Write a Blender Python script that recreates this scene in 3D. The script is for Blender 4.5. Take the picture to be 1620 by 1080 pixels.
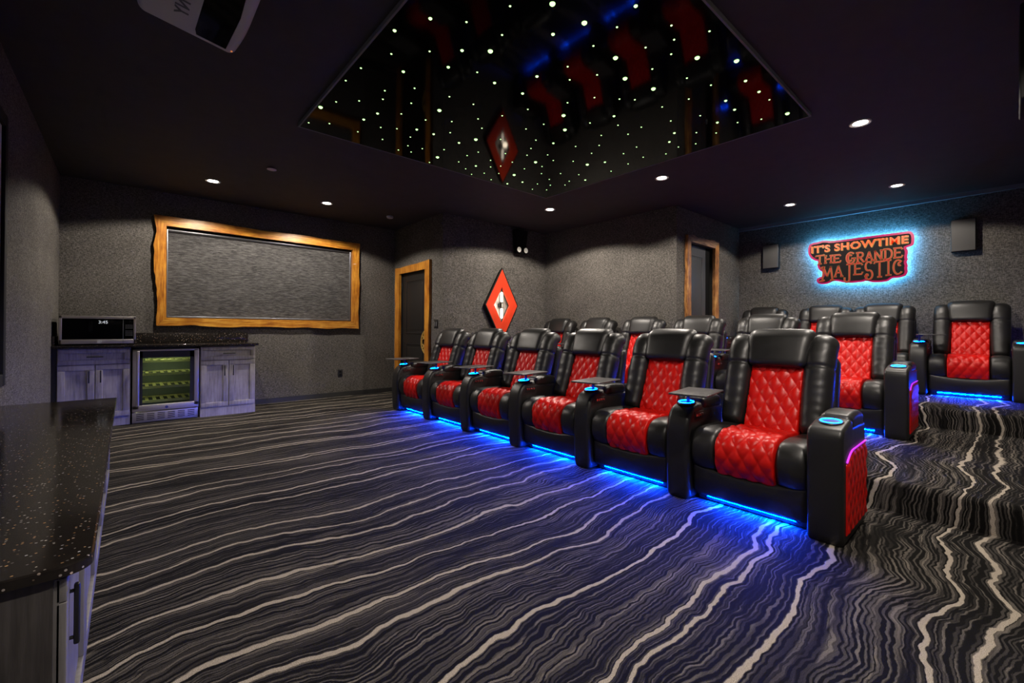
import bpy, bmesh, math, random
from mathutils import Vector, Matrix, noise
random.seed(7)
sc = bpy.context.scene
for _o in list(bpy.data.objects): bpy.data.objects.remove(_o)
COL = sc.collection
PI = math.pi

# ------------------------------------------------------------------ camera, world, exposure
def make_camera():
    yaw, pit, rol = math.radians(42.0161), math.radians(0.3595), math.radians(0.2814)
    fw = Vector((math.sin(yaw)*math.cos(pit), math.cos(yaw)*math.cos(pit), math.sin(pit)))
    rt = Vector((math.cos(yaw), -math.sin(yaw), 0)); up = rt.cross(fw)
    r2 = rt*math.cos(rol)+up*math.sin(rol); u2 = up*math.cos(rol)-rt*math.sin(rol)
    m = Matrix(((r2.x, u2.x, -fw.x, 0), (r2.y, u2.y, -fw.y, 0), (r2.z, u2.z, -fw.z, 1.08), (0, 0, 0, 1)))
    cd = bpy.data.cameras.new('camera'); cd.sensor_width = 36; cd.lens = 692.129*36/1620
    cd.shift_x = -16.78/1620; cd.shift_y = -23.35/1620; cd.clip_start = .02
    co = bpy.data.objects.new('camera', cd); COL.objects.link(co); co.matrix_world = m
    sc.camera = co
make_camera()
w = bpy.data.worlds.new('world'); sc.world = w; w.use_nodes = True
w.node_tree.nodes['Background'].inputs[0].default_value = (.5, .5, .5, 1)
w.node_tree.nodes['Background'].inputs[1].default_value = 0.0
sc.view_settings.view_transform = 'Standard'
try: sc.view_settings.look = 'None'
except Exception: pass
sc.view_settings.gamma = 1; sc.view_settings.use_curve_mapping = False
sc.view_settings.exposure = 0.0
DL_POWER = 125.0           # watts of each recessed ceiling spot
LED_STRENGTH = 1900.0       # under-seat blue strips
CYC = sc.cycles
CYC.max_bounces = 7; CYC.diffuse_bounces = 4; CYC.glossy_bounces = 4; CYC.transmission_bounces = 5
CYC.sample_clamp_indirect = 4.0

# room numbers (metres)
XL, YW, X1, YS, X2, Y3, X3, H, YR = -.584, 7.117, 3.416, 5.548, 5.553, 3.032, 7.627, 2.787, -.35
XR1, XR2, R1, R2 = 3.415, 5.639, .178, .356

# ------------------------------------------------------------------ materials
def nodes_of(name):
    m = bpy.data.materials.new(name); m.use_nodes = True
    nt = m.node_tree
    return m, nt, nt.nodes['Principled BSDF']
def N(nt, t, **kw):
    n = nt.nodes.new(t)
    for k, v in kw.items():
        if k.startswith('i_'): n.inputs[k[2:].replace('_', ' ')].default_value = v
        else: setattr(n, k, v)
    return n
def math_(nt, op, a, b=None, c=None, clamp=False):
    n = nt.nodes.new('ShaderNodeMath'); n.operation = op; n.use_clamp = clamp
    for i, v in enumerate((a, b, c)):
        if v is None: continue
        if isinstance(v, (int, float)): n.inputs[i].default_value = v
        else: nt.links.new(v, n.inputs[i])
    return n.outputs[0]
def ramp(nt, val, stops):
    n = nt.nodes.new('ShaderNodeValToRGB'); cr = n.color_ramp
    while len(cr.elements) < len(stops): cr.elements.new(.5)
    for e, (p, c) in zip(cr.elements, stops):
        e.position = p; e.color = (c[0], c[1], c[2], 1) if not isinstance(c, (int, float)) else (c, c, c, 1)
    nt.links.new(val, n.inputs[0]); return n.outputs[0]
def mixc(nt, fac, a, b, blend='MIX'):
    n = nt.nodes.new('ShaderNodeMix'); n.data_type = 'RGBA'; n.blend_type = blend
    for s, v in ((0, fac), (6, a), (7, b)):
        if isinstance(v, (int, float)): n.inputs[s].default_value = v
        elif isinstance(v, tuple): n.inputs[s].default_value = (*v, 1)
        else: nt.links.new(v, n.inputs[s])
    return n.outputs[2]
def pos(nt, kind='world'):
    if kind == 'world': return nt.nodes.new('ShaderNodeNewGeometry').outputs['Position']
    return nt.nodes.new('ShaderNodeTexCoord').outputs['Object']
def scaled(nt, vec, s):
    n = nt.nodes.new('ShaderNodeVectorMath'); n.operation = 'MULTIPLY'
    nt.links.new(vec, n.inputs[0]); n.inputs[1].default_value = s; return n.outputs[0]
def noise_(nt, vec, scale=1, detail=2, rough=.5, dims='3D', w=None):
    n = nt.nodes.new('ShaderNodeTexNoise'); n.noise_dimensions = dims
    n.inputs['Scale'].default_value = scale; n.inputs['Detail'].default_value = detail; n.inputs['Roughness'].default_value = rough
    if vec is not None: nt.links.new(vec, n.inputs['Vector'])
    if w is not None: nt.links.new(w, n.inputs['W'])
    return n.outputs[0]
def bump(nt, bsdf, h, strength=.3, dist=.01):
    n = nt.nodes.new('ShaderNodeBump'); n.inputs['Strength'].default_value = strength; n.inputs['Distance'].default_value = dist
    nt.links.new(h, n.inputs['Height']); nt.links.new(n.outputs[0], bsdf.inputs['Normal'])
def setb(b, color=None, rough=None, metal=None, spec=None, emit=None, estr=None, coat=None):
    if color is not None: b.inputs['Base Color'].default_value = (*color, 1)
    if rough is not None: b.inputs['Roughness'].default_value = rough
    if metal is not None: b.inputs['Metallic'].default_value = metal
    if spec is not None: b.inputs['Specular IOR Level'].default_value = spec
    if emit is not None: b.inputs['Emission Color'].default_value = (*emit, 1)
    if estr is not None: b.inputs['Emission Strength'].default_value = estr
    if coat is not None: b.inputs['Coat Weight'].default_value = coat
def plain(name, color, rough=.5, metal=0, spec=.5, emit=None, estr=0, grain=.0, gscale=60):
    m, nt, b = nodes_of(name); setb(b, color, rough, metal, spec, emit, estr)
    if grain:
        n = noise_(nt, pos(nt, 'obj'), gscale, 3)
        c = mixc(nt, n, tuple(x*(1-grain) for x in color), tuple(min(1, x*(1+grain)) for x in color))
        nt.links.new(c, b.inputs['Base Color'])
    return m
def leather(name, color, rough):
    m, nt, b = nodes_of(name); setb(b, color, rough, 0, .55 if color[0] < .1 else .32)
    p = pos(nt, 'obj')
    n1 = noise_(nt, p, 240, 2); n2 = noise_(nt, scaled(nt, p, (1, .55, 1)), 26, 3, .55)
    h = math_(nt, 'ADD', math_(nt, 'MULTIPLY', n1, .10), math_(nt, 'MULTIPLY', n2, .35))
    bump(nt, b, h, .25, .006)
    r = math_(nt, 'ADD', math_(nt, 'MULTIPLY', n2, .16), rough-.08)
    nt.links.new(r, b.inputs['Roughness'])
    return m
def fabric_wall(name, base, dirs):
    m, nt, b = nodes_of(name); setb(b, base, .95, 0, .15)
    p = pos(nt)
    a = noise_(nt, scaled(nt, p, dirs[0]), 1, 3, .6); c = noise_(nt, scaled(nt, p, dirs[1]), 1, 3, .6)
    g = noise_(nt, p, 150, 2, .7); q = noise_(nt, p, 2.2, 2)
    f = math_(nt, 'ADD', math_(nt, 'MULTIPLY', a, .42), math_(nt, 'ADD', math_(nt, 'MULTIPLY', c, .3), math_(nt, 'ADD', math_(nt, 'MULTIPLY', g, .22), math_(nt, 'MULTIPLY', q, .06))))
    col = ramp(nt, f, [(.40, tuple(x*.25 for x in base)), (.5, base), (.60, tuple(x*2.2 for x in base))])
    nt.links.new(col, b.inputs['Base Color']); bump(nt, b, f, .5, .004)
    return m
def carpet():
    m, nt, b = nodes_of('striped_carpet'); setb(b, (.1, .1, .1), .95, 0, .1)
    sep = nt.nodes.new('ShaderNodeSeparateXYZ'); nt.links.new(pos(nt), sep.inputs[0])
    x, y, z = sep.outputs
    s = math_(nt, 'ADD', x, z)
    def vec(a, c):
        n = nt.nodes.new('ShaderNodeCombineXYZ')
        nt.links.new(math_(nt, 'MULTIPLY', s, a), n.inputs[0]); nt.links.new(math_(nt, 'MULTIPLY', y, c), n.inputs[1]); return n.outputs[0]
    def c0(v, k): return math_(nt, 'MULTIPLY', math_(nt, 'SUBTRACT', v, .5), k)
    n1 = noise_(nt, vec(1.35, .8), 1, 1, .4, '2D'); n2 = noise_(nt, vec(4.2, 2.6), 1, 1, .5, '2D'); n3 = noise_(nt, vec(15, 9), 1, 1, .5, '2D')
    n4 = noise_(nt, vec(60, 240), 1, 1, .6, '2D')
    t = math_(nt, 'ADD', math_(nt, 'ADD', y, c0(n1, .25)), math_(nt, 'ADD', c0(n2, .070), math_(nt, 'ADD', c0(n3, .024), c0(n4, .004))))
    def lines(freq, off, half, soft, vary=None):
        v = nt.nodes.new('ShaderNodeTexVoronoi'); v.voronoi_dimensions = '1D'; v.feature = 'F1'; v.inputs['Scale'].default_value = 1; v.inputs['Randomness'].default_value = .9
        nt.links.new(math_(nt, 'ADD', math_(nt, 'MULTIPLY', t, freq), off), v.inputs['W'])
        hw = half*freq
        e = v.outputs['Distance']
        if vary is not None: e = math_(nt, 'DIVIDE', e, vary)
        mr = nt.nodes.new('ShaderNodeMapRange'); mr.interpolation_type = 'SMOOTHSTEP'
        nt.links.new(e, mr.inputs[0]); mr.inputs[1].default_value = hw*(1-soft); mr.inputs[2].default_value = hw*(1+soft); mr.inputs[3].default_value = 1; mr.inputs[4].default_value = 0
        return mr.outputs[0]
    vw = math_(nt, 'ADD', math_(nt, 'MULTIPLY', noise_(nt, vec(1.1, 3.5), 1, 1, .5, '2D'), 1.5), .3)
    zone = ramp(nt, noise_(nt, vec(.7, 5.5), 1, 2, .5, '2D'), [(.36, 0.12), (.6, 1)])
    brk = ramp(nt, noise_(nt, vec(2.2, 26), 1, 2, .5, '2D'), [(.36, 0.0), (.52, 1)])
    thick = lines(4.4, .3, .0088, .22, vw)
    med = math_(nt, 'MULTIPLY', lines(17, 3.1, .0036, .3, vw), math_(nt, 'MULTIPLY', zone, brk))
    fine = math_(nt, 'MULTIPLY', lines(58, 7.7, .0036, .35, vw), zone)
    fine2 = math_(nt, 'MULTIPLY', lines(36, 1.7, .0024, .35, vw), brk)
    grain = noise_(nt, pos(nt), 330, 2, .7)
    col = mixc(nt, fine, (.0055, .0050, .0046), (.058, .052, .046))
    col = mixc(nt, fine2, col, (.095, .085, .073))
    col = mixc(nt, med, col, (.155, .136, .114))
    col = mixc(nt, thick, col, (.38, .332, .268))
    gr = ramp(nt, grain, [(.3, .45), (.7, 1.5)])
    col = mixc(nt, 1.0, col, gr, 'MULTIPLY')
    nt.links.new(col, b.inputs['Base Color'])
    bump(nt, b, math_(nt, 'ADD', grain, math_(nt, 'MULTIPLY', thick, .6)), .6, .004)
    return m
def granite():
    m, nt, b = nodes_of('black_granite'); setb(b, (.01, .009, .008), .10, 0, .5)
    p = pos(nt)
    v = nt.nodes.new('ShaderNodeTexVoronoi'); v.inputs['Scale'].default_value = 135; nt.links.new(p, v.inputs['Vector'])
    r = nt.nodes.new('ShaderNodeSeparateColor'); nt.links.new(v.outputs['Color'], r.inputs[0])
    sel = math_(nt, 'GREATER_THAN', r.outputs[0], .80)
    near = math_(nt, 'LESS_THAN', v.outputs['Distance'], .33)
    k = math_(nt, 'MULTIPLY', sel, near)
    k = math_(nt, 'MULTIPLY', k, r.outputs[1])
    c2 = mixc(nt, r.outputs[2], (.55, .30, .12), (.5, .5, .5))
    n = noise_(nt, p, 40, 3)
    base = mixc(nt, n, (.006, .005, .005), (.022, .018, .015))
    nt.links.new(mixc(nt, k, base, c2), b.inputs['Base Color'])
    return m
def wood(name, c1, c2, c3, dirs, rough=.3, coat=.4, knots=True):
    m, nt, b = nodes_of(name); setb(b, c2, rough, 0, .5, coat=coat)
    p = pos(nt)
    n1 = noise_(nt, scaled(nt, p, dirs), 1, 4, .6); n2 = noise_(nt, p, 4.5, 3, .6)
    f = math_(nt, 'ADD', math_(nt, 'MULTIPLY', n1, .6), math_(nt, 'MULTIPLY', n2, .4))
    col = ramp(nt, f, [(.34, c1), (.48, c2), (.62, c3)])
    nt.links.new(col, b.inputs['Base Color']); bump(nt, b, n1, .2, .004)
    return m
M = {}
M['carpet'] = carpet()
M['wallx'] = fabric_wall('grey_fabric_facing_x', (.092, .085, .076), ((52, 38, 190), (52, 190, 38)))
M['wally'] = fabric_wall('grey_fabric_facing_y', (.092, .085, .076), ((38, 52, 190), (190, 52, 38)))
M['ceiling'] = plain('black_ceiling_paint', (.045, .042, .040), .7, 0, .3, grain=.2, gscale=8)
M['base'] = plain('black_baseboard', (.02, .02, .02), .6)
M['trim'] = plain('grey_crown_trim', (.16, .17, .18), .6)
M['blk'] = leather('black_leather', (.0105, .0100, .0098), .41)
M['red'] = leather('red_leather', (.60, .007, .004), .36)
M['blackp'] = plain('black_plastic', (.012, .012, .012), .4)
M['matte'] = plain('matte_black', (.006, .006, .006), .8, 0, .2)
M['chrome'] = plain('chrome', (.7, .7, .72), .18, 1)
M['steel'] = None
M['led'] = plain('blue_led', (.02, .1, .8), .5, emit=(0, .045, 1.0), estr=LED_STRENGTH)
M['ring'] = plain('blue_cup_ring', (.02, .1, .8), .5, emit=(.0, .05, 1.0), estr=60)
M['violet'] = plain('violet_led', (.3, .05, .8), .5, emit=(.10, .01, 1.0), estr=22)
M['magenta'] = plain('magenta_led', (.6, .05, .6), .5, emit=(.55, .03, .95), estr=.9)
M['tray'] = wood('dark_tray_wood', (.030, .028, .029), (.055, .051, .052), (.088, .083, .085), (6, 90, 6), .4, .1)
M['woodh'] = wood('amber_wood_level_grain', (.20, .055, .006), (.42, .165, .016), (.66, .33, .045), (5, 90, 60), .28)
M['woodv'] = wood('amber_wood_upright_grain', (.20, .050, .006), (.42, .155, .015), (.64, .30, .042), (60, 60, 5), .28)
M['wood2'] = wood('weathered_brown_wood', (.05, .022, .012), (.30, .12, .035), (.62, .32, .10), (40, 40, 7), .35)
M['wood2h'] = wood('weathered_grey_wood', (.05, .03, .024), (.20, .115, .075), (.40, .24, .14), (7, 40, 60), .35)
M['blind'] = fabric_wall('dark_blind_weave', (.062, .060, .058), ((16, 16, 150), (7, 7, 260)))
M['alu'] = plain('grey_aluminium', (.35, .36, .38), .35, .9)
M['darkalu'] = plain('dark_aluminium', (.07, .07, .072), .35, .7)
M['door'] = plain('black_door_paint', (.014, .013, .0125), .38)
M['door2'] = plain('charcoal_door_paint', (.055, .056, .060), .4)
M['cab'] = wood('grey_washed_maple', (.20, .185, .18), (.33, .305, .30), (.43, .40, .395), (60, 60, 4), .45, .1)
M['conw'] = wood('dark_grey_console_wood', (.030, .027, .025), (.050, .045, .041), (.075, .068, .062), (70, 70, 4), .5, .1)
M['conface'] = wood('grey_console_face', (.10, .095, .088), (.155, .147, .138), (.20, .19, .18), (60, 60, 4), .45, .1)
M['granite'] = granite()
M['gold'] = plain('gold_metal', (.85, .55, .14), .35, .6)
M['white'] = plain('white_plastic', (.62, .61, .58), .5)
M['proj'] = plain('projector_shell', (.50, .49, .47), .5)
M['dark'] = plain('dark_void', (.004, .004, .004), .8, 0, .1)
M['panel'] = plain('glossy_black_star_panel', (.0015, .0015, .0018), .06, 0, .05)
M['star'] = plain('fibre_star_glow', (.5, .6, .4), .5, emit=(.52, 1.0, .36), estr=2.3)
M['lens'] = plain('downlight_lens', (.9, .9, .9), .5, emit=(1, .93, .84), estr=22)
M['lensdim'] = plain('rear_downlight_lens', (.9, .9, .9), .5, emit=(1, .93, .84), estr=9)
M['rsconce'] = plain('red_sconce_wood', (.68, .050, .016), .32, grain=.18, gscale=9)
M['plate'] = plain('sconce_back_plate', (.26, .26, .25), .4, .3)
M['bulb'] = plain('tubular_bulb', (.9, .9, .9), .4, emit=(1, .86, .66), estr=6)
M['elens'] = plain('emergency_lamp_lens', (.80, .78, .70), .35, emit=(1, .9, .7), estr=.25)
M['grille'] = plain('speaker_grille', (.07, .069, .067), .7, grain=.2, gscale=300)
M['signback'] = plain('magenta_sign_edge', (.42, .012, .10), .35, emit=(.8, .01, .16), estr=.10)
M['signface'] = plain('black_sign_face', (.006, .004, .005), .7, 0, .2)
M['signhalo'] = plain('cyan_backlight', (.05, .5, .9), .5, emit=(.10, .50, 1.0), estr=165)
M['signmarq'] = plain('orange_marquee_letter', (.66, .075, .015), .4, emit=(1, .11, .015), estr=.30)
M['signbulb'] = plain('marquee_bulb', (.85, .26, .06), .4, emit=(1, .30, .07), estr=.6)
M['signred'] = plain('red_sign_letter', (.42, .035, .022), .4, emit=(.9, .06, .03), estr=.05)
M['signgold'] = plain('gold_letter_edge', (.30, .20, .06), .35, .3, emit=(.8, .55, .15), estr=.02)
M['screen'] = plain('projection_cloth', (.6, .6, .6), .8)
M['shelf'] = plain('pale_wine_shelf', (.55, .52, .22), .5)
M['coolin'] = plain('cooler_interior', (.10, .12, .10), .6)
M['coollamp'] = plain('cooler_lamp', (.8, .9, .7), .5, emit=(.95, 1.0, .55), estr=34)
M['display'] = plain('microwave_display', (.5, .5, .5), .5, emit=(.9, .95, 1), estr=.5)
M['keys'] = plain('keypad_print', (.10, .10, .10), .5)
M['emblem'] = plain('blue_badge', (.05, .06, .22), .3)
def steel():
    m, nt, b = nodes_of('brushed_steel'); setb(b, (.62, .585, .55), .36, 1)
    n = noise_(nt, scaled(nt, pos(nt), (3, 3, 260)), 1, 2)
    nt.links.new(math_(nt, 'ADD', math_(nt, 'MULTIPLY', n, .2), .28), b.inputs['Roughness'])
    return m
M['steel'] = steel()
def glassy(name, tint, gloss):
    m, nt, b = nodes_of(name); nt.nodes.remove(b)
    out = nt.nodes['Material Output']
    tr = N(nt, 'ShaderNodeBsdfTransparent'); tr.inputs[0].default_value = (*tint, 1)
    gl = N(nt, 'ShaderNodeBsdfGlossy'); gl.inputs['Roughness'].default_value = .04; gl.inputs[0].default_value = (1, 1, 1, 1)
    fr = N(nt, 'ShaderNodeFresnel'); fr.inputs[0].default_value = gloss
    mx = N(nt, 'ShaderNodeMixShader')
    nt.links.new(fr.outputs[0], mx.inputs[0]); nt.links.new(tr.outputs[0], mx.inputs[1]); nt.links.new(gl.outputs[0], mx.inputs[2]); nt.links.new(mx.outputs[0], out.inputs[0])
    return m
M['glass'] = glassy('cooler_glass', (.75, .80, .78), 1.4)

# ------------------------------------------------------------------ geometry helpers: a shape is (verts, faces)
def join(*gs):
    V, F = [], []
    for v, f in gs:
        o = len(V); V += [tuple(p) for p in v]; F += [tuple(i+o for i in q) for q in f]
    return V, F
def xf(g, m): return [tuple(m @ Vector(p)) for p in g[0]], g[1]
def moved(g, d): return [(p[0]+d[0], p[1]+d[1], p[2]+d[2]) for p in g[0]], g[1]
def mapv(g, fn): return [tuple(fn(*p)) for p in g[0]], g[1]
def box(x0, x1, y0, y1, z0, z1):
    V = [(x0, y0, z0), (x1, y0, z0), (x1, y1, z0), (x0, y1, z0), (x0, y0, z1), (x1, y0, z1), (x1, y1, z1), (x0, y1, z1)]
    return V, [(0, 3, 2, 1), (4, 5, 6, 7), (0, 1, 5, 4), (1, 2, 6, 5), (2, 3, 7, 6), (3, 0, 4, 7)]
def rbox(c, h, r, k=3, m=(1, 1, 1)):
    r = min(r, min(h)*.999)
    ax = []
    for a in range(3):
        i = h[a]-r; L = []
        for j in range(k): L.append(-h[a]+r*(1-math.cos(PI/2*j/k)) if False else -h[a]+r*j/k)
        for j in range(m[a]+1): L.append(-i+2*i*j/m[a])
        for j in range(1, k+1): L.append(i+r*j/k)
        ax.append(L)
    V, F, D = [], [], {}
    def vid(p):
        key = (round(p[0], 6), round(p[1], 6), round(p[2], 6))
        if key not in D:
            q = [max(-(h[a]-r), min(h[a]-r, p[a])) for a in range(3)]
            d = Vector([p[a]-q[a] for a in range(3)]); d = d.normalized()*r
            D[key] = len(V); V.append((c[0]+q[0]+d[0], c[1]+q[1]+d[1], c[2]+q[2]+d[2]))
        return D[key]
    for a in range(3):
        u, w_ = (a+1) % 3, (a+2) % 3
        for sgn in (-1, 1):
            for i in range(len(ax[u])-1):
                for j in range(len(ax[w_])-1):
                    q = []
                    for (du, dw) in ((0, 0), (1, 0), (1, 1), (0, 1)):
                        p = [0, 0, 0]; p[a] = sgn*h[a]; p[u] = ax[u][i+du]; p[w_] = ax[w_][j+dw]; q.append(vid(p))
                    if len(set(q)) > 2: F.append(tuple(q if sgn > 0 else q[::-1]))
    return V, F
def bb(x0, x1, y0, y1, z0, z1, r=.004, k=2):
    return rbox(((x0+x1)/2, (y0+y1)/2, (z0+z1)/2), (abs(x1-x0)/2, abs(y1-y0)/2, abs(z1-z0)/2), r, k)
def cyl(c, r, h, n=24, axis=2, r2=None):
    r2 = r if r2 is None else r2; V = []
    for zz, rr in ((-h/2, r), (h/2, r2)):
        for i in range(n):
            a = 2*PI*i/n; p = [rr*math.cos(a), rr*math.sin(a), zz]
            V.append(p)
    F = [tuple(range(n))[::-1], tuple(range(n, 2*n))]+[(i, (i+1) % n, n+(i+1) % n, n+i) for i in range(n)]
    if axis == 0: V = [(p[2], p[0], p[1]) for p in V]
    elif axis == 1: V = [(p[1], p[2], p[0]) for p in V]
    return [(p[0]+c[0], p[1]+c[1], p[2]+c[2]) for p in V], F
def lathe(prof, c=(0, 0, 0), n=28, axis=2):
    V, F = [], []
    for r, z in prof:
        for i in range(n):
            a = 2*PI*i/n; V.append((r*math.cos(a), r*math.sin(a), z))
    for j in range(len(prof)-1):
        for i in range(n):
            F.append((j*n+i, j*n+(i+1) % n, (j+1)*n+(i+1) % n, (j+1)*n+i))
    F.append(tuple(range(n))[::-1]); F.append(tuple(range((len(prof)-1)*n, len(prof)*n)))
    if axis == 1: V = [(p[0], p[2], p[1]) for p in V]
    if axis == 0: V = [(p[2], p[0], p[1]) for p in V]
    return [(p[0]+c[0], p[1]+c[1], p[2]+c[2]) for p in V], F
def torus(c, R, r, n=28, k=8, axis=2):
    V, F = [], []
    for i in range(n):
        a = 2*PI*i/n
        for j in range(k):
            t = 2*PI*j/k; V.append(((R+r*math.cos(t))*math.cos(a), (R+r*math.cos(t))*math.sin(a), r*math.sin(t)))
    for i in range(n):
        for j in range(k): F.append((i*k+j, ((i+1) % n)*k+j, ((i+1) % n)*k+(j+1) % k, i*k+(j+1) % k))
    if axis == 0: V = [(p[2], p[0], p[1]) for p in V]
    return [(p[0]+c[0], p[1]+c[1], p[2]+c[2]) for p in V], F
def prism(poly, a0, a1, plane='xz'):
    """flat outline extruded along the missing axis"""
    n = len(poly); V = []
    for a in (a0, a1):
        for p in poly:
            V.append({'xz': (p[0], a, p[1]), 'yz': (a, p[0], p[1]), 'xy': (p[0], p[1], a)}[plane])
    return V, [tuple(range(n))[::-1], tuple(range(n, 2*n))]+[(i, (i+1) % n, n+(i+1) % n, n+i) for i in range(n)]
def offset_poly(P, d):
    n = len(P); out = []
    A = sum(P[i][0]*P[(i+1) % n][1]-P[(i+1) % n][0]*P[i][1] for i in range(n)); s = 1 if A > 0 else -1
    for i in range(n):
        a, b, c = Vector(P[i-1]), Vector(P[i]), Vector(P[(i+1) % n])
        e1, e2 = (b-a).normalized(), (c-b).normalized()
        n1, n2 = Vector((e1.y, -e1.x))*s, Vector((e2.y, -e2.x))*s
        m = n1+n2
        if m.length < .2: m = n1
        m.normalize(); k = 1/max(.5, m.dot(n1))
        q = b+m*d*k; out.append((q.x, q.y))
    return out
def puff(poly, y0, y1, r, k=4):
    """x-z outline extruded in y with rounded rims"""
    L = []
    for j in range(k+1):
        a = PI/2*j/k; L.append((y0+r*(1-math.sin(a)), -r*(1-math.cos(PI/2-a))))
    L2 = [(y0+y1-y, d) for y, d in L[::-1]]
    L = [(y0+r*(1-math.sin(PI/2*(1-j/k))), -r*(1-math.cos(PI/2*(1-j/k)))) for j in range(k+1)]
    L2 = [(y0+y1-y, d) for y, d in L[::-1]]
    rows = L+L2; n = len(poly); V, F = [], []
    for y, d in rows:
        V += [(p[0], y, p[1]) for p in offset_poly(poly, d)]
    for j in range(len(rows)-1):
        for i in range(n): F.append((j*n+i, j*n+(i+1) % n, (j+1)*n+(i+1) % n, (j+1)*n+i))
    F.append(tuple(range(n))[::-1]); F.append(tuple(range((len(rows)-1)*n, len(rows)*n)))
    return V, F
def resample(P, n):
    P = [Vector(p) for p in P]
    # Catmull-Rom then even spacing
    D = []
    for i in range(len(P)-1):
        p0, p1, p2, p3 = P[max(i-1, 0)], P[i], P[i+1], P[min(i+2, len(P)-1)]
        for j in range(12):
            t = j/12; D.append(.5*((2*p1)+(p2-p0)*t+(2*p0-5*p1+4*p2-p3)*t*t+(3*p1-p0-3*p2+p3)*t**3))
    D.append(P[-1]); L = [0]
    for i in range(1, len(D)): L.append(L[-1]+(D[i]-D[i-1]).length)
    out, j = [], 0
    for i in range(n):
        s = L[-1]*i/(n-1)
        while j < len(L)-2 and L[j+1] < s: j += 1
        f = (s-L[j])/max(1e-9, L[j+1]-L[j]); out.append(D[j].lerp(D[j+1], min(1, f)))
    return out, L[-1]
def sheet(profile, y0, y1, ns, ny, off, depth=.03):
    """padded sheet over an x-z profile; off(s, y) pushes outward along the normal"""
    P, L = resample(profile, ns); V, F = [], []
    Nn = []
    for i in range(ns):
        t = (P[min(i+1, ns-1)]-P[max(i-1, 0)]).normalized(); Nn.append(Vector((-t.y, t.x)))
    def add(i, y, o): q = P[i]+Nn[i]*o; V.append((q.x, y, q.y))
    for i in range(ns):
        for j in range(ny):
            y = y0+(y1-y0)*j/(ny-1); add(i, y, off(L*i/(ns-1), y, L))
    for i in range(ns-1):
        for j in range(ny-1):
            F.append((i*ny+j, i*ny+j+1, (i+1)*ny+j+1, (i+1)*ny+j))
    rim = [j for j in range(ny)]+[i*ny+ny-1 for i in range(1, ns)]+[(ns-1)*ny+j for j in range(ny-2, -1, -1)]+[i*ny for i in range(ns-2, 0, -1)]
    b0 = len(V)
    for r_ in rim:
        i, j = divmod(r_, ny); add(i, y0+(y1-y0)*j/(ny-1), -depth)
    n = len(rim)
    for k in range(n): F.append((rim[k], b0+k, b0+(k+1) % n, rim[(k+1) % n]))
    return V, F
def loft(path, half_w, half_t, yc, ns=40, nc=28, p=2.6, crease=None, wr=0):
    """rounded pad swept along an x-z path"""
    P, L = resample(path, ns); V, F = [], []
    for i in range(ns):
        t = (P[min(i+1, ns-1)]-P[max(i-1, 0)]).normalized(); nn = Vector((-t.y, t.x)); u = i/(ns-1)
        e = 1.0
        d = min(u, 1-u)*L/.05
        if d < 1: e = math.sqrt(max(0.02, 1-(1-d)**2))
        hw, ht = half_w(u)*(.55+.45*e), half_t(u)*e
        if crease: 
            for cu in crease: ht -= .010*math.exp(-((u-cu)/.018)**2); hw -= .006*math.exp(-((u-cu)/.018)**2)
        for j in range(nc):
            a = 2*PI*j/nc; ca, sa = math.cos(a), math.sin(a)
            y = hw*math.copysign(abs(ca)**(2/p), ca); o = ht*math.copysign(abs(sa)**(2/p), sa)
            if wr:
                o += wr*max(0, (u-.55))*noise.noise(Vector((y*22, u*52, 3.1+yc)))*(.3+abs(ca))
                o += wr*.25*noise.noise(Vector((y*10, u*20, 8.1+yc)))
            q = P[i]+nn*o; V.append((q.x, yc+y, q.y))
    for i in range(ns-1):
        for j in range(nc): F.append((i*nc+j, (i+1)*nc+j, (i+1)*nc+(j+1) % nc, i*nc+(j+1) % nc))
    F.append(tuple(range(nc))); F.append(tuple(range((ns-1)*nc, ns*nc))[::-1])
    return V, F
def ribbon(pts, wd, th, y0, z0, plane_x, sx=1, closed=False):
    """flat stroke with thickness lying on a plane of constant x; pts in (a,b) -> (y = y0-a*sx, z = z0+b)"""
    V, F = [], []; n = len(pts)
    P = [Vector(p) for p in pts]
    for i in range(n):
        t = (P[min(i+1, n-1)]-P[max(i-1, 0)]).normalized(); nn = Vector((-t.y, t.x))*wd/2
        ext = t*(wd*.25) if i == n-1 else (-t*(wd*.25) if i == 0 else Vector((0, 0)))
        for q in (P[i]+nn+ext, P[i]-nn+ext):
            for xx in (plane_x, plane_x-th): V.append((xx, y0-q.x, z0+q.y))
    for i in range(n-1):
        a, b = 4*i, 4*(i+1)
        F += [(a+1, a+3, b+3, b+1), (a, b, b+2, a+2), (a, a+1, b+1, b), (a+2, b+2, b+3, a+3)]
    F += [(0, 2, 3, 1), (4*n-4, 4*n-3, 4*n-1, 4*n-2)]
    return V, F

# ------------------------------------------------------------------ object helpers
def obj(name, g, mat, parent=None, smooth=35, loc=(0, 0, 0)):
    me = bpy.data.meshes.new(name); me.from_pydata([tuple(p) for p in g[0]], [], [tuple(f) for f in g[1]])
    bm = bmesh.new(); bm.from_mesh(me); bmesh.ops.recalc_face_normals(bm, faces=bm.faces); bm.to_mesh(me); bm.free()
    if smooth:
        me.polygons.foreach_set('use_smooth', [True]*len(me.polygons)); me.set_sharp_from_angle(angle=math.radians(smooth))
    me.materials.append(M[mat]); me.update()
    o = bpy.data.objects.new(name, me); COL.objects.link(o); o.location = loc
    if parent: o.parent = parent
    return o
def tag(o, label, cat, group=None):
    o['label'] = label; o['category'] = cat
    if group: o['group'] = group
    return o
def thing(name, label, cat, loc=(0, 0, 0), rz=0, group=None):
    o = bpy.data.objects.new(name, None); COL.objects.link(o); o.location = loc; o.rotation_euler = (0, 0, rz)
    o.empty_display_size = .1
    return tag(o, label, cat, group)
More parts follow.
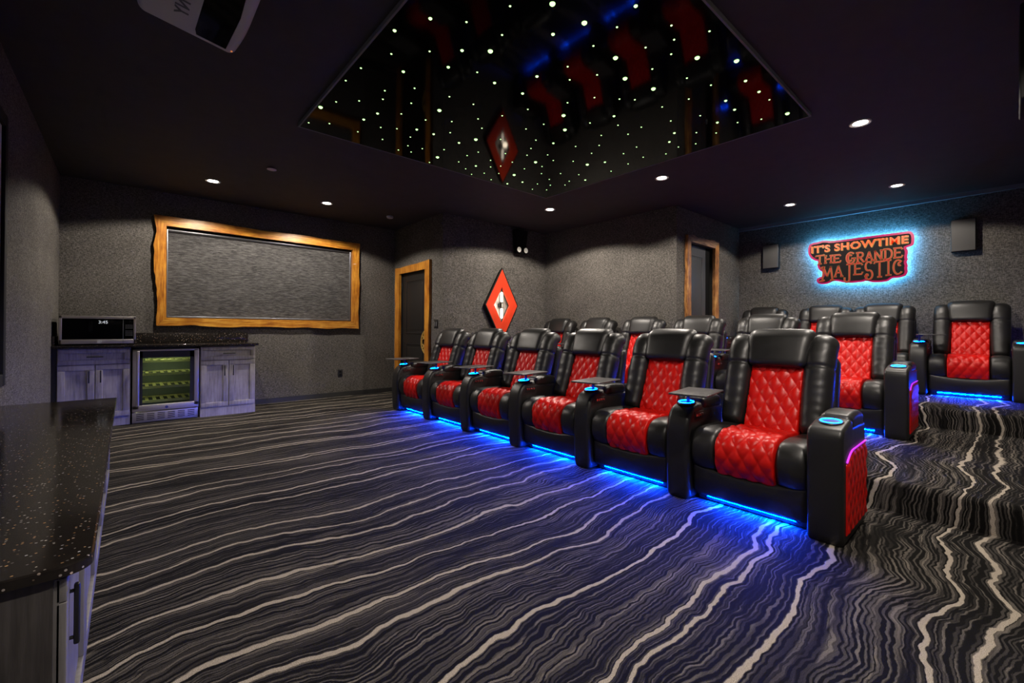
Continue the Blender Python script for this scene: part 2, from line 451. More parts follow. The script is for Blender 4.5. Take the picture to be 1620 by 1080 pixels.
def struct(name, g, mat, parent=None, smooth=30):
    o = obj(name, g, mat, parent, smooth)
    if not parent: o['kind'] = 'structure'
    return o
def dup(root, loc, rz=0, label=None, group=None):
    r = root.copy(); COL.objects.link(r); r.location = loc; r.rotation_euler = (0, 0, rz)
    if label: r['label'] = label
    if group: r['group'] = group
    for ch in list(root.children):
        c = ch.copy(); COL.objects.link(c); c.parent = r
        for g in list(ch.children):
            d = g.copy(); COL.objects.link(d); d.parent = c
    return r
def drop(root, names):
    for ch in list(root.children):
        if ch.name.split('.')[0] in names:
            for g in list(ch.children): bpy.data.objects.remove(g)
            bpy.data.objects.remove(ch)

# ------------------------------------------------------------------ room shell
struct('floor', box(XL-.12, XR1+.02, YR-.12, YW+.12, -.1, 0), 'carpet')
def riser(x0, x1, y0, y1, z0, z1, r=.035):
    pr = [(x1, z0), (x1, z1)]+[(x0+r-r*math.sin(a), z1-r+r*math.cos(a)) for a in [PI/2*i/6 for i in range(7)]]+[(x0, z0)]
    return prism(pr, y0, y1, 'xz')
def seat_riser(name, g):
    return struct(name, g, 'carpet')
seat_riser('floor_middle_tier', riser(XR1, X3, YR, YS, -.1, R1))
seat_riser('floor_rear_tier', riser(XR2, X3, YR, Y3, R1, R2))
T = .12
def wall_hole(axis, at, th, a0, a1, hole):
    """wall slab at constant x ('x') or y ('y') spanning a0..a1, with a rectangular opening (b0,b1,z0,z1)"""
    b0, b1, z0, z1 = hole
    parts = [(a0, b0, 0, H), (b1, a1, 0, H), (b0, b1, z1, H)]
    if z0 > .01: parts.append((b0, b1, 0, z0))
    f = (lambda p: box(at, at+th, p[0], p[1], p[2], p[3])) if axis == 'x' else (lambda p: box(p[0], p[1], at, at+th, p[2], p[3]))
    return join(*[f(p) for p in parts])
struct('wall_left', box(XL-T, XL, YR, YW, 0, H), 'wallx')
struct('wall_far', wall_hole('y', YW, T, XL-T, X1+T, (.335, 2.685, 1.19, 2.365)), 'wally')
struct('wall_alcove', wall_hole('x', X1, T, YS, YW, (5.985, 6.863, 0, 2.005)), 'wallx')
struct('wall_sconce_side', box(X1+T, X2+T, YS, YS+T, 0, H), 'wally')
struct('wall_vestibule', box(X2, X2+T, Y3, YS, 0, H), 'wallx')
struct('wall_rear_corner', wall_hole('y', Y3, T, X2+T, X3+T, (5.875, 6.648, 0, 2.336)), 'wally')
struct('wall_rear', box(X3, X3+T, YR, Y3, 0, H), 'wallx')
struct('wall_right', box(XL-T, X3+T, YR-T, YR, 0, H), 'wally')
struct('ceiling', box(XL-T, X3+T, YR-T, YW+T, H, H+.1), 'ceiling')
struct('trim_1', box(X3-.022, X3, YR, Y3, H-.05, H), 'trim')
def baseboard(n, g): struct('baseboard_'+n, g, 'base')
baseboard('far', box(1.26, X1, YW-.014, YW, 0, .075))
baseboard('alcove', join(box(X1-.014, X1, YS, 5.85, 0, .075), box(X1-.014, X1, 7.0, YW-.014, 0, .075)))
baseboard('rear', box(X3-.014, X3, YR, Y3, R2, R2+.07))
baseboard('vestibule', box(X2-.014, X2, Y3, YS, R1, R1+.07))

# ------------------------------------------------------------------ live-edge frames
def wavy(a, b, n, amp, seed, nrm, bow=0):
    out = []
    for i in range(n+1):
        t = i/n; w_ = math.sin(PI*t)
        d = amp*(noise.noise(Vector((t*5.3, seed, .3)))*1.3+.5*noise.noise(Vector((t*15, seed, 5.3))))*min(1, 6*min(t, 1-t)+.15)+bow*w_
        out.append((a[0]+(b[0]-a[0])*t+nrm[0]*d, a[1]+(b[1]-a[1])*t+nrm[1]*d))
    return out
def board(inner0, inner1, outer0, outer1, nrm, amp, seed, lo, hi, plane, bow=0):
    P = [inner0, inner1]+wavy(outer1, outer0, 40, amp, seed, nrm, bow)
    return prism(P, lo, hi, plane)
win = bpy.data.objects.new('window_1', None); COL.objects.link(win); win['kind'] = 'structure'
win['label'] = 'wide window with an amber live-edge wood frame and a lowered dark blind'
O = dict(tl=(.223, 2.481), tr=(2.793, 2.459), br=(2.779, 1.078), bl=(.258, 1.105))
I = dict(tl=(.345, 2.360), tr=(2.672, 2.345), br=(2.670, 1.198), bl=(.350, 1.206))
yf = YW-.055
obj('frame_board', board(I['tl'], I['tr'], O['tl'], O['tr'], (0, 1), .014, 1.7, yf, YW-.001, 'xz'), 'woodh', win, 20)
obj('frame_board', board(I['bl'], I['br'], O['bl'], O['br'], (0, -1), .022, 4.2, yf, YW-.001, 'xz'), 'woodh', win, 20)
obj('frame_board', board(I['bl'], I['tl'], O['bl'], O['tl'], (-1, 0), .030, 9.1, yf, YW-.001, 'xz'), 'woodv', win, 20)
obj('frame_board', board(I['br'], I['tr'], O['br'], O['tr'], (1, 0), .018, 6.4, yf, YW-.001, 'xz'), 'woodv', win, 20)
obj('reveal', join(box(.336, .35, YW+.001, YW+.1, 1.2, 2.36), box(2.67, 2.684, YW+.001, YW+.1, 1.2, 2.36), box(.336, 2.684, YW+.001, YW+.1, 1.191, 1.205), box(.336, 2.684, YW+.001, YW+.1, 2.35, 2.364)), 'matte', win)
bl = obj('roller_blind', box(.365, 2.655, YW+.030, YW+.034, 1.215, 2.30), 'blind', win)
obj('roller_tube', cyl((1.51, YW+.035, 2.318), .030, 2.28, 20, 0), 'darkalu', bl)
obj('bottom_bar', bb(.365, 2.655, YW+.020, YW+.042, 1.208, 1.228), 'alu', bl)
obj('side_channel', bb(.352, .364, YW+.012, YW+.045, 1.208, 2.33), 'alu', bl)
obj('side_channel', bb(2.656, 2.669, YW+.012, YW+.045, 1.208, 2.33), 'alu', bl)
obj('blackout_panel', box(.336, 2.684, YW+.08, YW+.09, 1.19, 2.365), 'dark', win)

def leaf_mesh(w_, h, th, panels):
    """door leaf in x (0..w), front at y=0, panels list of (x0,x1,z0,z1) fractions"""
    gs = [box(0, w_, 0, th, 0, h)]
    for (a, b, c, d) in panels:
        x0, x1, z0, z1 = a*w_, b*w_, c*h, d*h; m = .022
        for q in ((x0, x1, z0, z0+m), (x0, x1, z1-m, z1), (x0, x0+m, z0, z1), (x1-m, x1, z0, z1)):
            gs.append(bb(q[0], q[1], -.008, .002, q[2], q[3], .0035))
        gs.append(bb(x0+.06, x1-.06, -.006, .002, z0+.06, z1-.06, .004))
    return join(*gs)
# door 1 (alcove wall, faces -x): leaf x-axis runs along +y
d1 = bpy.data.objects.new('door_1', None); COL.objects.link(d1); d1['kind'] = 'structure'
d1['label'] = 'black panel door with amber wood frame and half film reel pull'
g = leaf_mesh(.862, 1.99, .04, [(.14, .86, .5, .94), (.14, .86, .1, .42)])
g = mapv(g, lambda x, y, z: (X1+.03+y, 5.993+x, z+.006))
obj('door_leaf', g, 'door', d1, 25)
xf_ = X1-.045
obj('frame_board', board((5.993, 0), (5.993, 1.998), (5.868, 0), (5.858, 2.135), (-1, 0), .012, 2.2, xf_, X1-.001, 'yz'), 'woodv', d1, 20)
obj('frame_board', board((6.855, 0), (6.855, 1.998), (6.995, 0), (6.998, 2.105), (1, 0), .012, 3.7, xf_, X1-.001, 'yz'), 'woodv', d1, 20)
obj('frame_board', board((5.993, 1.998), (6.855, 1.998), (5.858, 2.135), (6.998, 2.105), (0, 1), .008, 8.8, xf_, X1-.001, 'yz', -.012), 'woodv', d1, 20)
obj('jamb', join(box(X1+.001, X1+.1, 5.986, 5.993, 0, 2.0), box(X1+.001, X1+.1, 6.856, 6.862, 0, 2.0), box(X1+.001, X1+.1, 5.986, 6.862, 1.998, 2.004)), 'door', d1)
def half_reel(R):
    gs = []; n = 30
    def arc(r0, r1, y0, a0=-PI/2, a1=PI/2, c=(0, 0), m=n):
        P = [(c[0]+r1*math.cos(a0+(a1-a0)*i/m), c[1]+r1*math.sin(a0+(a1-a0)*i/m)) for i in range(m+1)]
        P += [(c[0]+r0*math.cos(a1-(a1-a0)*i/m), c[1]+r0*math.sin(a1-(a1-a0)*i/m)) for i in range(m+1)]
        return prism(P, y0, y0+.012, 'xz')
    gs.append(arc(R*.90, R, 0)); gs.append(arc(R*.10, R*.22, 0))
    for a in (-62, 0, 62):
        a = math.radians(a); c = (R*.56*math.cos(a), R*.56*math.sin(a))
        gs.append(arc(R*.24, R*.31, 0, 0, 2*PI, c))
    for a in (-88, -31, 31, 88):
        a = math.radians(a); d = (math.cos(a), math.sin(a)); pn = (-d[1]*.009, d[0]*.009)
        P = [(d[0]*R*.2+pn[0], d[1]*R*.2+pn[1]), (d[0]*R*.93+pn[0], d[1]*R*.93+pn[1]), (d[0]*R*.93-pn[0], d[1]*R*.93-pn[1]), (d[0]*R*.2-pn[0], d[1]*R*.2-pn[1])]
        gs.append(prism(P, .001, .011, 'xz'))
    return join(*gs)
g = mapv(half_reel(.20), lambda x, y, z: (X1-.004+.024-y, 6.0+x, .875+z))
h_ = obj('reel_handle', g, 'gold', d1, 30); h_['label'] = 'gold half film reel pull'
for z in (.3, 1.05, 1.8): obj('hinge', cyl((X1+.02, 6.853, z), .008, .1, 10), 'blackp', d1)
# door 2 (rear corner wall, faces -y)
d2 = bpy.data.objects.new('door_2', None); COL.objects.link(d2); d2['kind'] = 'structure'
d2['label'] = 'charcoal panel door with weathered live-edge wood frame behind the rear row'
g = moved(leaf_mesh(.62, 1.96, .04, [(.13, .84, .44, .93), (.13, .84, .08, .36)]), (5.895, Y3+.05, R2+.006))
obj('door_leaf', g, 'door2', d2, 25)
obj('dark_gap_fill', box(6.515, 6.645, Y3+.045, Y3+.09, R2, 2.33), 'dark', d2)  # near-black slab painted in for the dark gap right of the leaf
obj('frame_board', board((5.885, R2), (5.885, 2.332), (5.772, R2), (5.795, 2.418), (-1, 0), .016, 1.2, Y3-.045, Y3-.001, 'xz'), 'wood2', d2, 20)
obj('frame_board', board((6.637, R2), (6.637, 2.332), (6.752, R2), (6.767, 2.432), (1, 0), .014, 5.7, Y3-.045, Y3-.001, 'xz'), 'wood2', d2, 20)
obj('frame_board', board((5.885, 2.332), (6.637, 2.332), (5.795, 2.418), (6.767, 2.432), (0, 1), .022, 7.7, Y3-.045, Y3-.001, 'xz'), 'wood2h', d2, 20)
obj('jamb', join(box(5.878, 5.89, Y3+.001, Y3+.1, R2, 2.333), box(6.638, 6.646, Y3+.001, Y3+.1, R2, 2.333), box(5.878, 6.646, Y3+.001, Y3+.1, 2.326, 2.334)), 'door', d2)
obj('door_knob', join(lathe([(.006, 0), (.024, -.002), (.024, -.008), (.010, -.012), (.010, -.035), (.024, -.042), (.027, -.055), (.018, -.066), (.003, -.069)], (6.44, Y3+.049, R2+.93), 20, 1)), 'chrome', d2)

# ------------------------------------------------------------------ recliners
QW, QH = .042, .064
def quilt(s, y, amp=.011):
    a, b = y/QW, s/QH
    v = abs(math.sin(PI*(a+b)*.5*1.0)*math.sin(PI*(a-b)*.5*1.0))
    u = abs(math.sin(PI*(a+b)/2))*abs(math.sin(PI*(a-b)/2))
    return amp*(u**.5)
def edge_round(s, y, L, y0, y1, r):
    d = min(y-y0, y1-y, s, L-s)
    if d >= r: return 0
    return -r*(1-math.sqrt(max(0, 1-((r-d)/r)**2)))
SEAT = [(.052, .212), (.022, .27), (.010, .335), (.020, .395), (.055, .440), (.11, .458), (.20, .462), (.36, .452), (.52, .44)]
BACK = [(.425, .43), (.450, .50), (.487, .60), (.523, .70), (.556, .79), (.585, .86)]
ARM = [(.018, .002), (.002, .04), (-.010, .22), (-.010, .36), (-.002, .46), (.018, .525), (.055, .572), (.105, .592), (.20, .602), (.212, .575), (.50, .565), (.50, .002)]
ENDARM = [(.012, .002), (0, .05), (-.006, .30), (-.003, .52), (.004, .562), (.022, .580), (.08, .594), (.20, .612), (.212, .575), (.50, .565), (.50, .002)]
AC, AH = .4022, .080        # arm centre offset from the seat centre, half width
def arm_parts(root, yc, prof, inner, tray=False, panel=False):
    poly, _ = resample([Vector(p) for p in prof[:9]], 40)
    poly = [(p.x, p.y) for p in poly]+prof[9:]
    a = obj('armrest', puff(poly, yc-AH, yc+AH, .020 if panel else .034, 6), 'blk', root, 50)
    obj('armrest_lid', mapv(rbox((.352, yc, .585), (.142, .076, .042), .034, 5, (6, 3, 1)), lambda x, y, z: (x, y, z+.012*math.sin(PI*max(0, min(1, (x-.21)/.285)))*(1 if z > .585 else 0))), 'blk', a, 60)
    z0 = .601
    cup = lathe([(.030, -.004), (.058, -.004), (.060, .004), (.056, .010), (.047, .010), (.045, .003), (.001, .002)], (0, 0, 0), 32)
    tilt = Matrix.Translation((.125, yc, z0-.004)) @ Matrix.Rotation(-.09, 4, 'Y')
    obj('cup_holder', xf(cup, tilt), 'blackp', a, 40)
    obj('cup_light', xf(torus((0, 0, .010), .046, .0034, 32, 8), tilt), 'ring', a)
    cp = bb(.075, .20, yc+inner*(AH+.004), yc+inner*(AH-.006), .505, .555, .004)
    obj('control_panel', cp, 'blackp', a)
    for i in range(4):
        obj('control_button', cyl((.095+i*.027, yc+inner*(AH+.005), .532), .009, .006, 14, 1), 'chrome', a)
    obj('accent_light', box(.497, .506, yc-.05, yc+.05, .50, .53), 'violet', a)
    if panel:
        q = -1 if inner > 0 else 1
        yo = yc+q*AH
        # quilted outer panel with an arched top and a lit upper edge
        def g_off(x, z): return .010*(abs(math.sin(PI*(x/.040+z/.056)/2))*abs(math.sin(PI*(x/.040-z/.056)/2)))**.45
        V, F = [], []; nx, nz = 80, 80
        for i in range(nx):
            x = .055+.435*i/(nx-1); zt = .452-.05*max(0, 1-(x-.055)/.14)**2
            for j in range(nz):
                z = .05+(zt-.05)*j/(nz-1)
                rim = min(1, min(i, nx-1-i, j, nz-1-j)/3.0)
                V.append((x, yo+q*(.004+g_off(x, z)*rim), z))
        for i in range(nx-1):
            for j in range(nz-1): F.append((i*nz+j, i*nz+j+1, (i+1)*nz+j+1, (i+1)*nz+j))
        bk = len(V); rimi = [j for j in range(nz)]+[i*nz+nz-1 for i in range(1, nx)]+[(nx-1)*nz+j for j in range(nz-2, -1, -1)]+[i*nz for i in range(nx-2, 0, -1)]
        for r_ in rimi: V.append((V[r_][0], yo-q*.002, V[r_][2]))
        n = len(rimi)
        for k in range(n): F.append((rimi[k], rimi[(k+1) % n], bk+(k+1) % n, bk+k))
        sp = obj('side_panel', (V, F), 'red', a, 60); sp['label'] = 'red quilted side panel'
        pts = [(.06+.43*i/24, .460-.05*max(0, 1-(.43*i/24+.005)/.14)**2) for i in range(25)]
        obj('side_light', prism(pts+[(p[0], p[1]+.004) for p in pts[::-1]], yo-q*.001, yo+q*.008, 'xz'), 'magenta', a)
    if tray:
        t = obj('tray_table', xf(rbox((0, 0, 0), (.185, .115, .006), .0055, 2), Matrix.Translation((.055, yc-inner*-.105, .688)) @ Matrix.Rotation(math.radians(9), 4, 'Z')), 'tray', root, 40)
        obj('tray_post', join(cyl((.150, yc, .645), .011, .09, 14), bb(.12, .20, yc-.035, yc+.03, .672, .683, .003)), 'blackp', t)
    return a
def make_chair(name, label):
    t = thing(name, label, 'recliner')
    obj('body', rbox((.425, 0, .201), (.32, .315, .2), .02, 2), 'blk', t)
    # leg-rest panel with the sagging upper seam
    g = rbox((.080, 0, .148), (.040, .318, .104), .028, 4, (1, 16, 6))
    def sag(x, y, z):
        k = max(0, (z-.05)/.195); c = 1-(y/.318)**2
        return (x-.016*math.sin(PI*k*.9)*(.5+.5*c)+.014*(1-k), y, z-.036*c*max(0, k-.3)/.7)
    obj('legrest', mapv(g, sag), 'blk', t, 60)
    for y0, y1 in ((-.321, -.163), (.163, .321)):
        obj('seat_bolster', sheet(SEAT, y0, y1, 46, 18, (lambda a, b: lambda s, y, L: .010*math.sin(PI*(y-a)/(b-a))+edge_round(s, y, L, a, b, .028)+.0025*noise.noise(Vector((s*16, y*16, 2))))(y0, y1), .05), 'blk', t, 60)
    r_ = obj('seat_insert', sheet(SEAT, -.162, .162, 92, 65, lambda s, y, L: quilt(s, y)+.004+edge_round(s, y, L, -.162, .162, .010), .04), 'red', t, 60); r_['label'] = 'red quilted seat centre'
    r_ = obj('back_insert', sheet(BACK, -.158, .158, 84, 65, lambda s, y, L: quilt(s, y)+.006*math.cos(y/.158*PI/2)+edge_round(s, y, L, -.158, .158, .012), .05), 'red', t, 60); r_['label'] = 'red quilted back centre'
    wing = [(.452, .435), (.490, .53), (.540, .67), (.578, .79), (.605, .87), (.630, .935), (.662, .974), (.694, .972), (.710, .938)]
    for s in (-1, 1):
        obj('back_wing', mapv(loft(wing, lambda u: .070+.012*min(1, u/.35), lambda u: .074+.012*math.sin(PI*u), s*.238, 72, 40, 2.45, (.66,), .011), lambda x, y, z: (x, y, z)), 'blk', t, 70)
    shell = [(.60, .30), (.635, .45), (.675, .65), (.705, .82), (.715, .93)]
    obj('back_shell', loft(shell, lambda u: .318, lambda u: .050, 0, 24, 40, 6), 'blk', t, 60)
    g = rbox((0, 0, 0), (.070, .196, .126), .058, 6, (1, 10, 5))
    def hd(x, y, z):
        b = 1-(y/.20)**2
        return (.625+x-.012*b*(1 if x < 0 else 0)+.36*z+.30*max(0, z-.04)**1.2, y*(1+.05*z/.126), .962+z+.006*b)
    obj('headrest', mapv(g, hd), 'blk', t, 70)
    # aluminium channel under the leg rest; its lit face looks down and a little forward
    ca, sa = math.cos(math.radians(27)), math.sin(math.radians(27))
    ctr = (.094, .037)
    def ch(u, v): return (ctr[0]+u*ca+v*sa*-1*-1, ctr[1]-u*sa*-1*-1+v*ca)
    P4 = [ch(-.0095, -.0022), ch(-.0083, -.0022), ch(-.0083, 0), ch(.0083, 0), ch(.0083, -.0022), ch(.0095, -.0022), ch(.0095, .006), ch(-.0095, .006)]
    bar = obj('light_bar', prism(P4, -.25, .25, 'xz'), 'blackp', t, 0)
    Q4 = [ch(-.008, -.0012), ch(.008, -.0012), ch(.008, -.0002), ch(-.008, -.0002)]
    obj('light_strip', prism(Q4, -.245, .245, 'xz'), 'led', bar, 0)
    return t
chair0 = make_chair('recliner', '')
arm_parts(chair0, AC, ARM, -1, tray=True)
# end chair: same seat plus the outer arm with the quilted panel
def add_end_arm(root): return arm_parts(root, -AC, ENDARM, 1, panel=True)
PITCH, Y0R = .8045, 1.029
rows = [('front', 2.632, 0, 'front row recliners'), ('middle', 4.752, R1, 'middle row recliners')]
ordinal = ['nearest', 'second', 'third', 'fourth', 'fifth', 'farthest']
lab_front = ['largest and nearest recliner in the front row, red quilted side panel facing the aisle',
             'front row recliner second from the aisle end, beside the nearest one',
             'front row recliner third from the aisle end',
             'front row recliner fourth from the aisle end',
             'front row recliner second from the far end, near the diamond sconce',
             'front row recliner at the far end, beside the reel-handled door']
lab_mid = ['middle row recliner at the aisle end, directly behind the nearest front row recliner',
           'middle row recliner second from the aisle end, only its upper back visible',
           'middle row recliner third from the aisle end, in front of the rear door',
           'middle row recliner fourth from the aisle end, red back showing between front seats',
           'middle row recliner second from the far end, only its headrest and wings showing',
           'middle row recliner at the far end, below and right of the diamond sconce']
for rname, rx, rz_, grp in rows:
    for i in range(6):
        lab = (lab_front if rname == 'front' else lab_mid)[i]
        if rname == 'front' and i == 0:
            o = chair0; o.location = (rx, Y0R, rz_); o['label'] = lab; o['group'] = grp
        else: o = dup(chair0, (rx, Y0R+i*PITCH, rz_), 0, lab, grp)
    if rname == 'middle': pass
rear = [(.295, True, 'rear row recliner alone at the right end, lit by its own glowing floor bar'),
        (1.10, False, 'rear row recliner third from the left, left neighbour of the right end one'),
        (1.743, True, 'rear row recliner second from the left, under the left part of the glowing sign'),
        (2.548, True, 'rear row recliner at the left end beside the rear door')]
rear_objs = []
for y, arm, lab in rear:
    o = dup(chair0, (6.733, y, R2), 0, lab, 'rear row recliners'); rear_objs.append(o)
    if not arm: drop(o, ('armrest', 'tray_table'))
ends = [o for o in COL.objects if o.get('category') == 'recliner' and ((abs(o.location.y-Y0R) < .01) or (abs(o.location.y-.295) < .01))]
proto_arm = None
for o in ends:
    if proto_arm is None: proto_arm = add_end_arm(o)
    else:
        c = proto_arm.copy(); COL.objects.link(c); c.parent = o
        for g_ in list(proto_arm.children):
            d = g_.copy(); COL.objects.link(d); d.parent = c
# trays only where the photo shows them in the rear row
for o in (rear_objs[2], rear_objs[3]): drop(o, ('tray_table',))

# ------------------------------------------------------------------ bar cabinets under the window
def shaker(x0, x1, z0, z1, y, rail=.055):
    gs = [box(x0, x1, y+.012, y+.02, z0, z1)]
    for q in ((x0, x1, z0, z0+rail), (x0, x1, z1-rail, z1), (x0, x0+rail, z0+rail, z1-rail), (x1-rail, x1, z0+rail, z1-rail)):
        gs.append(bb(q[0], q[1], y, y+.018, q[2], q[3], .003))
    return join(*gs)
def pull(x, y, z, L, vert, off=.032):
    if vert: g = join(bb(x-.006, x+.006, y-off, y-off+.01, z-L/2, z+L/2, .004), *[cyl((x, y-off/2+.003, z+s*L*.38), .004, off-.006, 8, 1) for s in (-1, 1)])
    else: g = join(bb(x-L/2, x+L/2, y-.032, y-.022, z-.006, z+.006, .004), *[cyl((x+s*L*.38, y-.013, z), .004, .026, 8, 1) for s in (-1, 1)])
    return g
YC = 6.50
def cabinet(x0, x1, label, toe):
    t = thing('base_cabinet', label, 'cabinet', ((x0+x1)/2, YC+.3, 0), 0, 'base cabinets under the window')
    w_ = (x1-x0)/2; f = YC-(YC+.3)+.02
    def P(g): return g
    obj('carcass', join(box(-w_, w_, f+.022, .31, .10, .858), box(-w_, w_, f+toe, .31, 0, .10)), 'cab', t, 30)
    d = obj('drawer', shaker(-w_+.006, w_-.006, .685, .850, f, .045), 'cab', t, 30)
    obj('drawer_pull', pull(0, f, .767, .13, False), 'blackp', d)
    for s in (-1, 1):
        a, b = (-w_+.006, -.003) if s < 0 else (.003, w_-.006)
        dd = obj('cabinet_door', shaker(a, b, .112, .678, f), 'cab', t, 30)
        obj('door_pull', pull(s*.045, f, .555, .13, True), 'blackp', dd)
    return t
cabinet(-.545, .022, 'grey-washed cabinet left of the wine cooler, under the microwave', .06)
cabinet(.648, 1.225, 'grey-washed cabinet right of the wine cooler with blue glow', .004)
fl = obj('filler_panel', box(-.583, -.546, YC+.03, YW-.002, 0, .858), 'blackp'); tag(fl, 'narrow black filler strip between the left cabinet and the wall', 'filler strip')
ct = thing('countertop', 'black granite countertop with backsplash on the bar cabinets below the window', 'countertop', (.33, YC+.3, .86))
obj('slab', bb(-.583-.33, 1.252-.33, -.315, .315, 0, .028, .006), 'granite', ct)
obj('backsplash', bb(-.56-.33, 1.24-.33, .296, .315, .0285, .155, .003), 'granite', ct)
obj('side_splash', bb(-.583-.33, -.562-.33, -.28, .29, .0285, .125, .003), 'granite', ct)
# wine cooler
wc = thing('wine_cooler', 'stainless wine cooler with glass door and lit slatted shelves', 'wine cooler', (.335, YC+.3, 0))
w_ = .298; f = -.29
obj('housing', join(box(-w_, -w_+.02, f+.05, .3, .10, .855), box(w_-.02, w_, f+.05, .3, .10, .855), box(-w_, w_, f+.05, .3, .80, .855), box(-w_, w_, f+.05, .3, .09, .125), box(-w_, w_, .28, .3, .10, .855)), 'blackp', wc)
obj('liner', join(box(-w_+.021, -w_+.026, f+.06, .28, .13, .80), box(w_-.026, w_-.021, f+.06, .28, .13, .80), box(-w_+.021, w_-.021, .272, .279, .13, .80)), 'coolin', wc)
dr = obj('glass_door_frame', join(bb(-w_, -w_+.055, f, f+.045, .165, .83, .004), bb(w_-.045, w_, f, f+.045, .165, .83, .004), bb(-w_, w_, f, f+.045, .135, .205, .004), bb(-w_, w_, f, f+.045, .812, .832, .004)), 'steel', wc)
obj('door_border', join(box(-w_+.055, -w_+.085, f+.006, f+.02, .205, .812), box(w_-.085, w_-.045, f+.006, f+.02, .205, .812), box(-w_+.055, w_-.045, f+.006, f+.02, .74, .812)), 'blackp', dr)
obj('glass_pane', box(-w_+.05, w_-.04, f+.022, f+.028, .205, .812), 'glass', dr)
obj('bar_handle', join(bb(-w_+.030, -w_+.058, f-.055, f-.035, .20, .82, .008), *[bb(-w_+.036, -w_+.052, f-.04, f, z, z+.02, .004) for z in (.25, .75)]), 'steel', dr)
obj('badge', join(cyl((0, f-.002, .168), .015, .006, 24, 1)), 'emblem', dr)
tgr = obj('toe_grille', bb(-w_, w_, f+.045, f+.06, .004, .125, .003), 'steel', wc)
obj('grille_slots', join(*[bb(-w_+.035+.092*i, -w_+.035+.092*i+.066, f+.0435, f+.0455, .036+.02*k, .044+.02*k, .0009, 1) for i in range(6) for k in range(4)]), 'matte', tgr)
for z, y0_ in ((.695, 0), (.545, 0), (.395, 0), (.235, 0)):
    sl = [box(-w_+.03, w_-.03, f+.075, f+.09, z-.014, z+.014), box(-w_+.03, w_-.03, .24, .26, z-.008, z+.008)]
    sl += [box(-w_+.045+.069*i, -w_+.075+.069*i, f+.09, .24, z-.004, z+.006) for i in range(8)]
    obj('wine_shelf', join(*sl), 'shelf', wc)
obj('interior_lamp', join(box(-.11, .11, f+.10, f+.16, .785, .797)), 'coollamp', wc)
obj('interior_lamp', join(box(-w_+.027, -w_+.031, f+.08, f+.10, .16, .78)), 'coollamp', wc)
obj('display_strip', box(-.09, .09, f+.095, f+.10, .765, .782), 'coollamp', wc)

# microwave
mw = thing('microwave', 'stainless microwave oven on the left end of the granite counter', 'microwave', (-.236, YC+.23, .8895))
mx, mf = .298, -.21
obj('case', join(bb(-mx, mx, mf+.025, .23, .012, .312, .006), *[cyl((x, y, .006), .018, .0125, 12) for x in (-.24, .24) for y in (-.12, .18)]), 'blackp', mw)
fr = obj('front_frame', join(bb(-mx, mx, mf, mf+.026, .014, .062, .004), bb(-mx, mx, mf, mf+.026, .282, .312, .004), bb(-mx, -mx+.024, mf, mf+.026, .014, .312, .004), bb(mx-.020, mx, mf, mf+.026, .014, .312, .004)), 'steel', mw)
obj('door_glass', bb(-mx+.024, .192, mf+.004, mf+.02, .062, .282, .002), 'panel', mw)
cpn = obj('keypad_panel', bb(.194, mx-.02, mf+.004, mf+.02, .062, .282, .002), 'panel', mw)
obj('key_print', join(*[box(.212+.016*i, .222+.016*i, mf+.0025, mf+.0045, .10+.016*k, .108+.016*k) for i in range(4) for k in range(8) if k != 4]), 'keys', cpn)
obj('handle_seam', box(.191, .195, mf-.001, mf+.004, .016, .310), 'alu', mw)
em = obj('emblem', join(torus((0, 0, 0), .016, .0022, 26, 6, 0), prism([(.010*math.cos(a), .010*math.sin(a)) for a in [2*PI*i/20 for i in range(20)]], -.001, .001, 'yz')), 'white', mw)
em.matrix_local = Matrix.Translation((.005, mf-.002, .038)) @ Matrix.Rotation(PI/2, 4, 'Z')

def text_geo(txt, size, bold=0.0, space=1.0):
    cu = bpy.data.curves.new('t', 'FONT'); cu.body = txt; cu.size = size; cu.offset = bold; cu.space_character = space; cu.resolution_u = 3
    cu.align_x = 'LEFT'
    o = bpy.data.objects.new('t', cu); COL.objects.link(o)
    dg = bpy.context.evaluated_depsgraph_get(); dg.update()
    me = bpy.data.meshes.new_from_object(o.evaluated_get(dg))
    bm = bmesh.new(); bm.from_mesh(me); bmesh.ops.triangulate(bm, faces=bm.faces); bm.to_mesh(me); bm.free()
    V = [tuple(v.co) for v in me.vertices]; F = [tuple(p.vertices) for p in me.polygons]
    bpy.data.objects.remove(o); bpy.data.curves.remove(cu); bpy.data.meshes.remove(me)
    return V, F
g = text_geo('3:45', .045, 0, 1.0)
g = [(-.005+p[0], mf+.003, .232+p[1]) for p in g[0]], g[1]
obj('clock_digits', g, 'display', mw, 0)

# ------------------------------------------------------------------ low console and projection screen on the left wall
co = thing('media_console', 'low dark wood console with polished black granite top along the left wall', 'console', (-.33, 2.67, 0))
ya, yb = 1.27-2.67, 4.10-2.67
def slab_corner():
    x0, x1, r = -.583+.33, -.052+.33, .05
    P = [(x0, ya), (x1-r, ya)]+[(x1-r+r*math.sin(a), ya+r-r*math.cos(a)) for a in [PI/2*i/8 for i in range(1, 9)]]+[(x1-.004, yb-.004), (x1-.008, yb), (x0, yb)]
    Q = offset_poly(P, -.003); V, F = [], []; n = len(P)
    for z, R_ in ((.578, P), (.597, P), (.600, Q)): V += [(p[0], p[1], z) for p in R_]
    for k in range(2):
        for i in range(n): F.append((k*n+i, k*n+(i+1) % n, (k+1)*n+(i+1) % n, (k+1)*n+i))
    F += [tuple(range(n))[::-1], tuple(range(2*n, 3*n))]
    return V, F
obj('granite_top', slab_corner(), 'granite', co, 30)
fx = -.088+.33
obj('carcass', join(box(-.583+.33, fx-.02, ya+.012, yb-.012, .07, .577), box(-.583+.33, fx-.08, ya+.03, yb-.03, 0, .07)), 'conw', co)
